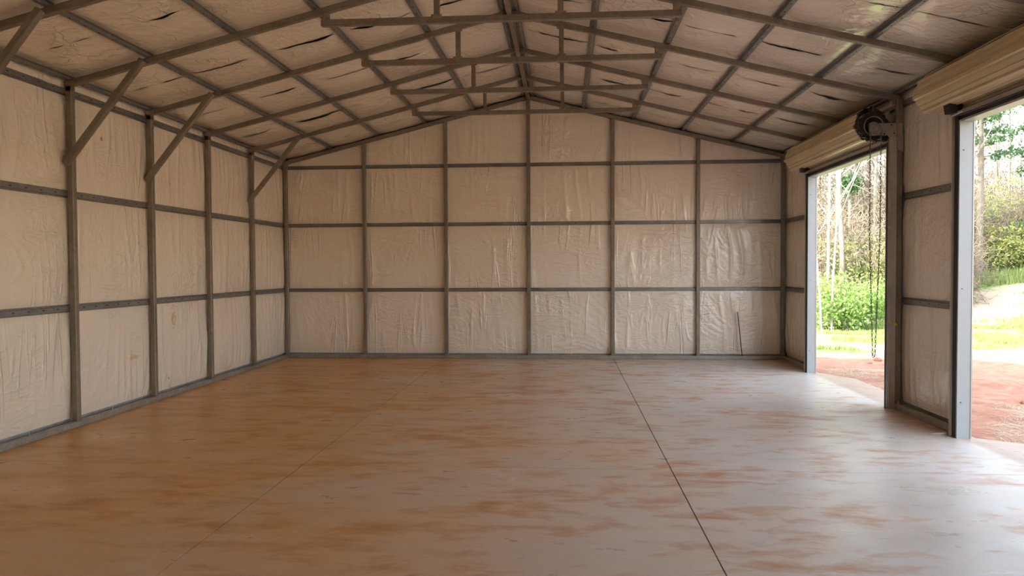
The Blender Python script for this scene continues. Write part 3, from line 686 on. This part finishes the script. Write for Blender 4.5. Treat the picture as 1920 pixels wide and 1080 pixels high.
for a, b_ in zip(P_[:-1], P_[1:]):
    seg = (b_ - a).length; d = (b_ - a).normalized()
    while acc < seg:
        c = a + d * acc; sd = Vector((0, 1, 0)) if flipk else d.cross(Vector((0, 1, 0))).normalized(); flipk = 1 - flipk
        q = [(0.017, 0), (0.011, 0.0075), (-0.011, 0.0075), (-0.017, 0), (-0.011, -0.0075), (0.011, -0.0075)]
        pts = [c + d * u + sd * v for u, v in q]; pts.append(pts[0]); mb.tube(pts, 0.0034, 4, caps=False); acc += LP
    acc -= seg
co = mb.build('chain_loop', M['chain'], h); co['kind'] = 'stuff'

# ------------------------------------------------------------------ small things inside
mb = MB(); mb.tube([(3.815, D - 0.085, 0.066), (3.742, D - 0.036, 0.852)], 0.0085, 8)
o = empty('metal_rod', (3.815, D - 0.085, 0.066)); tag(o, 'thin dark rod leaning against the back wall near the right corner', 'rod')
mb.build('rod', M['rodm'], o, smooth=False)
mb = MB(); mb.tube([(3.742, D - 0.036, 0.845), (3.741, D - 0.036, 0.856)], 0.011, 8); mb.build('rod_tip', M['rodm'], o)
o = empty('yellow_tag', (4.48, 9.05, 1.0)); tag(o, 'small yellow tag twisted on a wire at the edge of the post between the doors', 'tag')
mb = MB(); g = 7
vs = [(4.455 + 0.011 * i + 0.003 * math.sin(i * 2), 9.012 + 0.006 * math.sin(i * 1.7 + j), 1.012 + 0.016 * (j - 1.5) * (1 - abs(i - 3) / 4.5) - 0.004 * i) for i in range(g) for j in range(4)]
mb.add(vs, [(i * 4 + j, i * 4 + j + 1, (i + 1) * 4 + j + 1, (i + 1) * 4 + j) for i in range(g - 1) for j in range(3)]); mb.build('tag_leaf', M['yellow'], o)
mb = MB(); mb.tube([(4.425, 9.02, 1.03), (4.44, 9.016, 1.018), (4.47, 9.011, 1.0)], 0.002, 5); mb.build('wire', M['white'], o)
mb = MB(); mb.add([(4.30, 7.69, 0.001), (4.35, 7.67, 0.0015), (4.428, 7.665, 0.001), (4.432, 7.70, 0.001), (4.36, 7.715, 0.002), (4.30, 7.69, 0.006), (4.35, 7.67, 0.009), (4.428, 7.665, 0.022), (4.432, 7.70, 0.022), (4.36, 7.715, 0.010)],
                 [(4, 3, 2, 1, 0), (5, 6, 7, 8, 9), (0, 1, 6, 5), (1, 2, 7, 6), (2, 3, 8, 7), (3, 4, 9, 8), (4, 0, 5, 9)])
tag(mb.build('pale_wedge', M['white']), 'small pale wedge on the floor at the foot of the near door guide', 'pale_wedge')  # pale wedge-shaped solid beside the guide foot

# ------------------------------------------------------------------ outside: ground
def gz(x, y):
    x = np.asarray(x, float); y = np.asarray(y, float)
    r = np.clip((x - 12.5) / 11.0, 0, 3); r2 = np.clip((y - 26) / 14.0, 0, 3)
    base = -0.10 + 1.15 * r ** 1.2 + 0.5 * r2 ** 1.3
    near = np.clip((np.abs(x) - 5.1) / 0.6, 0, 1) + np.clip((y - 13.9) / 0.6, 0, 1) + np.clip((YF - 0.3 - y) / 0.6, 0, 1)
    near = np.clip(near, 0, 1)
    rough = 0.035 * pnoise(x * 0.9, y * 0.9, 5) + 0.018 * pnoise(x * 3, y * 3, 6) + 0.012 * pnoise(x * 8, y * 8, 7)
    mound = 0.06 * np.exp(-((x - 7.05) ** 2 / 0.10 + (y - 10.25) ** 2 / 0.03)) - 0.07 * np.exp(-((x - 6.97) ** 2 / 0.012 + (y - 10.0) ** 2 / 0.004))
    return base + (rough + mound) * near
def ground_patch(xs, ys, name):
    X, Y = np.meshgrid(xs, ys, indexing='ij'); Z = gz(X, Y)
    inside = (np.abs(X) < 4.7) & (Y > YF - 0.2) & (Y < D + 0.2); Z = np.where(inside, -0.3, Z)
    return X, Y, Z
def gridded(a, b, fine0, fine1, cs, fs):
    return np.unique(np.concatenate([np.arange(a, fine0, cs), np.arange(fine0, fine1, fs), np.arange(fine1, b + cs, cs)]))
xs = gridded(-60, 90, 4.9, 13.0, 1.5, 0.06); ys = gridded(-50, 110, 3.5, 21.0, 1.5, 0.08)
X, Y, Z = ground_patch(xs, ys, 'ground')
tag(grid_mesh('ground', np.stack([X, Y, Z], -1), M['ground']), kind='structure')

NR_ = np.random.RandomState(11)
def blades(name, n, sampler, hgt, wid, mat, label, cat, tilt=0.5, lie=False, dens=None):
    P = sampler(n); n = len(P); z = gz(P[:, 0], P[:, 1]); a = NR_.rand(n) * 2 * math.pi; hh = hgt * (0.5 + NR_.rand(n)); ww = wid * (0.6 + 0.8 * NR_.rand(n))
    dirv = np.stack([np.cos(a), np.sin(a), 0 * a], -1); b_ = NR_.rand(n) * 2 * math.pi; ln = np.stack([np.cos(b_), np.sin(b_), 0 * a], -1)
    base = np.stack([P[:, 0], P[:, 1], z - 0.01], -1)
    if lie: tip = base + ln * hh[:, None]; tip[:, 2] = gz(tip[:, 0], tip[:, 1]) + 0.01 + 0.05 * NR_.rand(n) * hh; base[:, 2] += 0.015
    else: tip = base + np.stack([0 * a, 0 * a, hh], -1) + ln * (hh * tilt * NR_.rand(n))[:, None]
    if lie: dirv = np.cross(ln, np.array([0, 0, 1.0]))
    V = np.stack([base - dirv * ww[:, None] / 2, base + dirv * ww[:, None] / 2, tip], 1).reshape(-1, 3)
    Q = np.arange(3 * n).reshape(n, 3)
    return tag(fast_mesh(name, V, Q, mat, smooth=False), label, cat, kind='stuff')
def wedge(y0, y1, s0=0.22, s1=0.80, keep=None):
    def f(n):
        y = y0 + (y1 - y0) * NR_.rand(n) ** 0.8; s = s0 + (s1 - s0) * NR_.rand(n); x = 0.67 + s * y
        P = np.stack([x, y], -1)
        return P[keep(P)] if keep is not None else P
    return f
patch = lambda P: (pnoise(P[:, 0] * 0.45, P[:, 1] * 0.8, 8) > -0.02)
blades('grass', 60000, wedge(16.2, 23.0, keep=patch), 0.09, 0.022, M['grass'], 'bright green grass strip beyond the bare clay outside the doors', 'grass')
blades('grass', 15000, wedge(23, 34, 0.45, 0.80, keep=lambda P: pnoise(P[:, 0] * 0.25, P[:, 1] * 0.5, 9) > 0.22), 0.12, 0.035, M['grass'], 'thin grass streaks in the pale sandy strip seen through the near door', 'grass')
blades('grass', 30000, wedge(33.5, 42, 0.35, 0.9), 0.35, 0.06, M['grass'], 'tall yellow-green grass at the foot of the far thicket', 'grass')
blades('straw', 5200, wedge(6.8, 10.6, 0.55, 0.80, keep=lambda P: (P[:, 0] > 5.05) & (P[:, 0] < 6.6) & (pnoise(P[:, 0] * 1.5, P[:, 1] * 1.5, 10) > -0.1)), 0.22, 0.005, M['straw'], 'dry straw scattered on the clay at the apron edge of the near door', 'straw', lie=True)
blades('straw', 2600, wedge(10.6, 13.2, 0.30, 0.46, keep=lambda P: (P[:, 0] > 5.05) & (pnoise(P[:, 0] * 1.5, P[:, 1] * 1.5, 12) > 0.0)), 0.2, 0.006, M['straw'], 'dry straw thinly scattered on the clay outside the far door', 'straw', lie=True)
# stone and clods
def lump(name, c, r, mat, label, cat, sq=0.6):
    n, m_ = 12, 8; vs = []; fs = []
    for i in range(m_ + 1):
        ph = math.pi * i / m_
        for j in range(n):
            th = 2 * math.pi * j / n; k_ = 1 + 0.35 * float(pnoise(math.cos(th) * 1.3 + c[0], math.sin(th) * 1.3 + ph, 4))
            vs.append((c[0] + r * k_ * math.sin(ph) * math.cos(th), c[1] + r * k_ * math.sin(ph) * math.sin(th) * 0.8, c[2] + r * sq * k_ * math.cos(ph)))
    for i in range(m_):
        for j in range(n): fs.append((i * n + j, (i + 1) * n + j, (i + 1) * n + (j + 1) % n, i * n + (j + 1) % n))
    mb = MB(); mb.add(vs, fs); return tag(mb.build(name, mat, origin=c), label, cat)
lump('stone', (7.6, 11.55, float(gz(7.6, 11.55)) + 0.01), 0.12, M['stone'], 'flat grey stone lying on the red clay seen through the near door', 'stone', 0.25)
CL = simple('clay_clod', (0.40, 0.19, 0.115), 0.95, 0, 0.25, 14)
for i, (x, y, r, lb) in enumerate(((6.62, 10.12, 0.07, 'largest red clay clod left of the hole in the clay outside the near door'), (6.78, 10.22, 0.05, 'middle red clay clod beside the hole outside the near door'), (7.16, 10.16, 0.06, 'red clay clod right behind the hole outside the near door'),
                               (6.40, 14.2, 0.085, 'low red clay clod right of the chain loop outside the far door'), (6.15, 13.9, 0.05, 'small red clay clod in front of the chain loop outside the far door'))):
    lump('clay_clod', (x, y, float(gz(x, y)) + r * 0.15), r, CL, lb, 'clod', 0.5)

# ------------------------------------------------------------------ outside: trees, bushes, thickets
def tubes_np(segs, n=4):
    """segs: array of (p0, p1, r0, r1); returns V, Q"""
    p0 = np.array([s[0] for s in segs]); p1 = np.array([s[1] for s in segs]); r0 = np.array([s[2] for s in segs]); r1 = np.array([s[3] for s in segs])
    d = p1 - p0; d /= np.linalg.norm(d, axis=1, keepdims=True) + 1e-9
    ref = np.tile(np.array([0.3, 0.2, 0.93]), (len(d), 1)); a = np.cross(d, ref); a /= np.linalg.norm(a, axis=1, keepdims=True) + 1e-9; b_ = np.cross(d, a)
    V = []
    for j in range(n):
        t = 2 * math.pi * j / n; o_ = a * math.cos(t) + b_ * math.sin(t); V.append(p0 + o_ * r0[:, None]); V.append(p1 + o_ * r1[:, None])
    V = np.stack(V, 1); base = (np.arange(len(segs)) * 2 * n)[:, None]
    Q = np.concatenate([base + np.array([[2 * j, 2 * ((j + 1) % n), 2 * ((j + 1) % n) + 1, 2 * j + 1]]) for j in range(n)])
    return V.reshape(-1, 3), Q
def grow(rr, p, d, L, r, lev, out, tips, bend=0.18, split=3, upb=0.25):
    n = 5; sl = L / n
    for i in range(n):
        q = p + d * sl; r2 = r * (0.93 if lev else 0.90)
        out.append((p.copy(), q.copy(), r, r2)); 
        if lev > 0 and (i > 0):
            for _ in range(split if i == n - 1 else (1 if rr.rand() < 0.75 else 2)):
                a = rr.rand() * 6.28; sp = 0.55 + 0.5 * rr.rand(); o_ = np.array([math.cos(a), math.sin(a), 0.25])
                nd_ = d * (1 - sp * 0.5) + o_ * sp; nd_[2] += upb * 0.4; nd_ /= np.linalg.norm(nd_)
                grow(rr, q, nd_, L * (0.42 + 0.2 * rr.rand()), r2 * 0.5, lev - 1, out, tips, bend * 1.3, split, upb)
        p = q; r = r2; d = d + (rr.rand(3) - 0.5) * 2 * bend; d[2] += upb * 0.1; d = d / np.linalg.norm(d)
    tips.append(p)
def leaves(rr, centers, n, spread, size, mat, parent, name='foliage'):
    c = centers[rr.randint(0, len(centers), n)] + rr.randn(n, 3) * spread
    a = rr.randn(n, 3); a /= np.linalg.norm(a, axis=1, keepdims=True); b_ = np.cross(a, rr.randn(n, 3)); b_ /= np.linalg.norm(b_, axis=1, keepdims=True)
    s_ = size * (0.6 + 0.8 * rr.rand(n))[:, None]
    V = np.stack([c - a * s_, c + b_ * s_ * 0.5, c + a * s_, c - b_ * s_ * 0.5], 1).reshape(-1, 3)
    o = fast_mesh(name, V, np.arange(4 * n).reshape(n, 4), mat, parent, smooth=False); o['kind'] = 'stuff'; return o
def at(s, y): x = 0.668 + s * y; return x, y, float(gz(x, y))
def bare_tree(s, y, H, r, mat, label, seed, lean=(0, 0), lev=3, foliage=None, name='bare_tree', ivy=None):
    x, y, z = at(s, y); rr = np.random.RandomState(seed); o = empty(name, (x, y, z)); tag(o, label, 'tree'); r *= 0.62
    out = []; tips = []; d = np.array([lean[0], lean[1], 1.0]); d /= np.linalg.norm(d)
    grow(rr, np.array([x, y, z - 0.1]), d, H, r, lev, out, tips, bend=0.05)
    big = [q for q in out if q[2] > r * 0.30]; small = [q for q in out if q[2] <= r * 0.30]
    V, Q = tubes_np(big, 7); fast_mesh('trunk', V, Q, mat, o)
    if small:
        small = [(a, b_, max(u, 0.011), max(v, 0.009)) for a, b_, u, v in small]
        V, Q = tubes_np(small, 3); t = fast_mesh('branches', V, Q, mat, o); t['kind'] = 'stuff'
    if foliage: 
        mt, n, sp, sz = foliage; leaves(rr, np.array(tips), n, sp, sz, mt, o)
    if ivy:
        mt, n, z0, z1, sp = ivy; cs = np.array([q[0] for q in big if z0 < q[0][2] < z1]); 
        if len(cs): leaves(rr, cs, n, sp, 0.06, mt, o, 'ivy')
    return o
def bush(s, y, w, hgt, mat, label, seed, n=5000, size=0.05, name='leafy_bush'):
    x, y, z = at(s, y); rr = np.random.RandomState(seed); o = empty(name, (x, y, z)); tag(o, label, 'bush')
    out = []; tips = []
    for i in range(9):
        a = rr.rand() * 6.28; d = np.array([math.cos(a) * 0.6, math.sin(a) * 0.6, 1.0]); d /= np.linalg.norm(d)
        grow(rr, np.array([x + (rr.rand() - .5) * w * 0.5, y + (rr.rand() - .5) * w * 0.4, z - 0.05]), d, hgt * (0.5 + 0.4 * rr.rand()), 0.02, 2, out, tips, bend=0.15, split=2)
    V, Q = tubes_np([(a, b_, max(u, 0.005), max(v, 0.004)) for a, b_, u, v in out], 3); fast_mesh('stems', V, Q, M['bark'], o)
    c = np.array(tips); c[:, 2] = np.clip(c[:, 2], z + 0.08, z + hgt * 1.05); k_ = rr.rand(int(len(c) * 0.4), 3); 
    extra = np.stack([x + (k_[:, 0] - .5) * w, y + (k_[:, 1] - .5) * w * 0.8, z + 0.1 + k_[:, 2] * hgt * 0.7], -1)
    leaves(rr, np.concatenate([c, extra]), n, 0.11, size, mat, o); return o
def thicket(s, y, w, hgt, label, seed, n=1500, mat='vine', thick=0.010, dep=3.0, name='vine_thicket'):
    x, y, z = at(s, y); rr = np.random.RandomState(seed)
    segs = []
    p = np.stack([x + (rr.rand(n) - .5) * w, y + (rr.rand(n) - .5) * dep, z + hgt * rr.rand(n) ** 1.25 * (0.72 + 0.28 * np.sin(rr.rand(n) * 6))], -1)
    d = rr.randn(n, 3) * np.array([0.7, 0.5, 1.0]); d /= np.linalg.norm(d, axis=1, keepdims=True)
    for k_ in range(6):
        q = p + d * (0.16 + 0.18 * rr.rand(n))[:, None]; q[:, 2] = np.maximum(q[:, 2], z - 0.1); r = thick * (1.1 - 0.12 * k_)
        segs += [(p[i], q[i], r, r * 0.88) for i in range(n)]
        p = q; d = d + rr.randn(n, 3) * 0.42; d[:, 2] -= 0.10; d /= np.linalg.norm(d, axis=1, keepdims=True)
    V, Q = tubes_np(segs, 3)
    return tag(fast_mesh(name, V, Q, M[mat]), label, 'undergrowth', kind='stuff')

# seen through the far door (directions 0.32 - 0.42)
thicket(0.345, 27, 4.2, 4.0, 'pale dry vine tangle behind the white saplings outside the far door', 1, 2600, thick=0.011)
thicket(0.405, 28, 4.0, 3.4, 'tan vine tangle behind the green bushes at the right of the far door', 2, 2400, thick=0.011)
thicket(0.375, 34, 9.0, 5.6, 'hazy grey thicket deep in the woods through the far door', 3, 5000, thick=0.015)
bush(0.374, 22.0, 1.7, 1.35, M['leaf'], 'rounded bright green bush in the middle of the far door view', 21, 4200)
bush(0.348, 21.2, 1.6, 0.95, M['leaf'], 'low bright green bush under the white saplings', 22, 3000)
bush(0.400, 23.6, 1.5, 1.1, M['leaf'], 'green bush at the right side of the far door view behind the chain', 23, 3400)
bush(0.325, 22.0, 1.6, 1.25, M['leaf_y'], 'yellow-green bush half hidden by the far door jamb', 24, 2200)
bush(0.405, 26.2, 2.0, 2.3, M['leaf_y'], 'taller yellow-green shrub against the vines right of the chain', 25, 4500)
bush(0.366, 25.6, 1.6, 2.4, M['leaf'], 'tall thin green shrub rising into the vines', 26, 1800)
bare_tree(0.333, 20.2, 6.5, 0.045, M['bark_w'], 'slender white leaning sapling at the left edge of the far door view', 31, (-0.06, 0))
bare_tree(0.345, 20.8, 7.2, 0.050, M['bark_w'], 'slender white upright sapling second from the left in the far door view', 32, (0.02, 0))
bare_tree(0.338, 23.5, 8.5, 0.075, M['bark_w'], 'taller pale sapling behind the two white ones', 33, (0.03, 0))
bare_tree(0.358, 25.5, 12, 0.15, M['bark'], 'thick pale grey tree trunk left of centre in the far door view', 34)
bare_tree(0.367, 28.0, 12, 0.12, M['bark_d'], 'dark ivy-covered trunk in the middle of the far door view', 35, ivy=(M['needle'], 2600, 1.0, 5.0, 0.16))
bare_tree(0.350, 29.5, 13, 0.13, M['bark'], 'pale grey tree behind the vine tangle outside the far door', 36)
bare_tree(0.385, 31.0, 12, 0.14, M['bark'], 'bare tree with spreading limbs against the sky above the chain', 37)
bare_tree(0.400, 29.0, 8.0, 0.12, M['bark'], 'green-crowned tree at the upper right of the far door view', 38, lev=3, foliage=(M['leaf'], 4500, 0.22, 0.08), name='leafy_tree')
bare_tree(0.412, 33.0, 12, 0.15, M['bark_w'], 'white-limbed bare tree at the right edge of the far door view', 39)
bare_tree(0.328, 31.0, 12, 0.14, M['bark'], 'bare tree hidden behind the far door jamb', 40)
bare_tree(0.375, 37.0, 13, 0.16, M['bark'], 'distant bare tree between the chains', 41)
bush(0.392, 27.0, 1.6, 2.7, M['leaf'], 'tall green evergreen shrub behind the chains', 42, 3600, 0.06)
thicket(0.350, 31, 5.0, 7.5, 'tall curtain of dry vines hanging from the trees at the left of the far door view', 8, 4200, thick=0.013)
thicket(0.385, 38, 10.0, 6.5, 'distant grey brush closing the woods through the far door', 9, 4200, thick=0.017)
# between the two doors' views (seen when stepping aside)
for i, s in enumerate((0.44, 0.475, 0.50)):
    bare_tree(s, 30 + 2 * i, 12, 0.14, M['bark'], 'bare tree hidden behind the pier between the doors, %s from the left' % ('first', 'second', 'third')[i], 50 + i, lev=2)
thicket(0.452, 30, 2.8, 3.6, 'vine tangle hidden behind the pier between the doors', 4, 2400, thick=0.012)
# seen through the near door (directions 0.52 - 0.60)
thicket(0.545, 40, 7.0, 3.4, 'tan brush bank at the left of the near door view', 5, 3600, thick=0.014, dep=5)
thicket(0.60, 42, 9.0, 4.0, 'tan brush bank at the right of the near door view', 6, 4200, thick=0.015, dep=5)
thicket(0.57, 48, 14.0, 8.0, 'grey hazy woods edge behind the brush bank', 7, 6500, thick=0.02, dep=5)
bush(0.578, 37.5, 3.0, 2.0, M['leaf_y'], 'large yellow-green bush at the right of the near door view', 61, 5500, 0.07)
bush(0.535, 38.0, 2.4, 1.6, M['leaf_y'], 'yellow-green bush beside the near door trim', 62, 5000, 0.07)
bush(0.541, 40.0, 1.5, 3.2, M['leaf'], 'bright green shrub high on the brush bank, left one', 63, 2600, 0.07)
bush(0.563, 41.0, 1.7, 4.2, M['leaf_y'], 'bright green shrub high on the brush bank, right one', 64, 3000, 0.07)
bush(0.595, 38.5, 2.6, 2.4, M['leaf'], 'green bush at the far right edge of the near door view', 65, 4500, 0.07)
for i, (s, y, H, mt, lb) in enumerate(((0.548, 45, 12, 'bark', 'fine-branched bare tree right of the pine in the near door view'), (0.565, 43, 11, 'bark', 'bare tree in the middle of the near door view'),
                                   (0.58, 46, 13, 'bark_w', 'pale bare tree near the right edge of the photo'), (0.60, 44, 12, 'bark', 'bare tree just outside the right edge of the photo'), (0.53, 47, 12, 'bark', 'bare tree behind the near door trim'))):
    bare_tree(s, y, H, 0.12, M[mt], lb, 70 + i)
def pine(s, y, H, label, seed, z0=0.35):
    x, y, z = at(s, y); rr = np.random.RandomState(seed); o = empty('pine_tree', (x, y, z)); tag(o, label, 'tree')
    mb = MB(); mb.tube([(x, y, z - 0.1), (x + 0.05, y, z + H * 0.5), (x, y, z + H)], [0.17, 0.12, 0.03], 8); mb.build('trunk', M['bark_d'], o)
    segs = []; cs = []
    n = 24
    for i in range(n):
        f = z0 + (1 - z0) * i / n; a = i * 2.4 + rr.rand(); L = (1.15 - f) * H * 0.33 * (0.7 + 0.5 * rr.rand()); p = np.array([x, y, z + H * f])
        d = np.array([math.cos(a), math.sin(a), 0.12])
        for j in range(6):
            q = p + d * L / 6; segs.append((p, q, 0.035 - 0.005 * j, 0.03 - 0.005 * j)); p = q; d[2] += 0.03
            if j > 0:
                for _ in range(5): cs.append(p + np.array([rr.randn() * 0.16, rr.randn() * 0.16, rr.randn() * 0.07]))
    V, Q = tubes_np(segs, 3); fast_mesh('branches', V, Q, M['bark_d'], o)
    leaves(rr, np.array(cs), 5200, 0.09, 0.085, M['needle'], o, 'needles')
pine(0.528, 36.0, 11.0, 'tall dark green pine with layered boughs beside the near door trim', 81, 0.52)
pine(0.628, 37.0, 8.5, 'pine whose boughs reach in at the right edge of the photo', 82, 0.5)
# woods further round, so that the view goes on from a step aside
for i in range(10):
    s = 0.64 + 0.06 * i; bare_tree(s, 40 - 2.2 * i, 12, 0.13, M['bark'], '%s bare tree beyond the right edge of the photo' % ('first second third fourth fifth sixth seventh eighth ninth tenth'.split()[i]), 90 + i, lev=2)
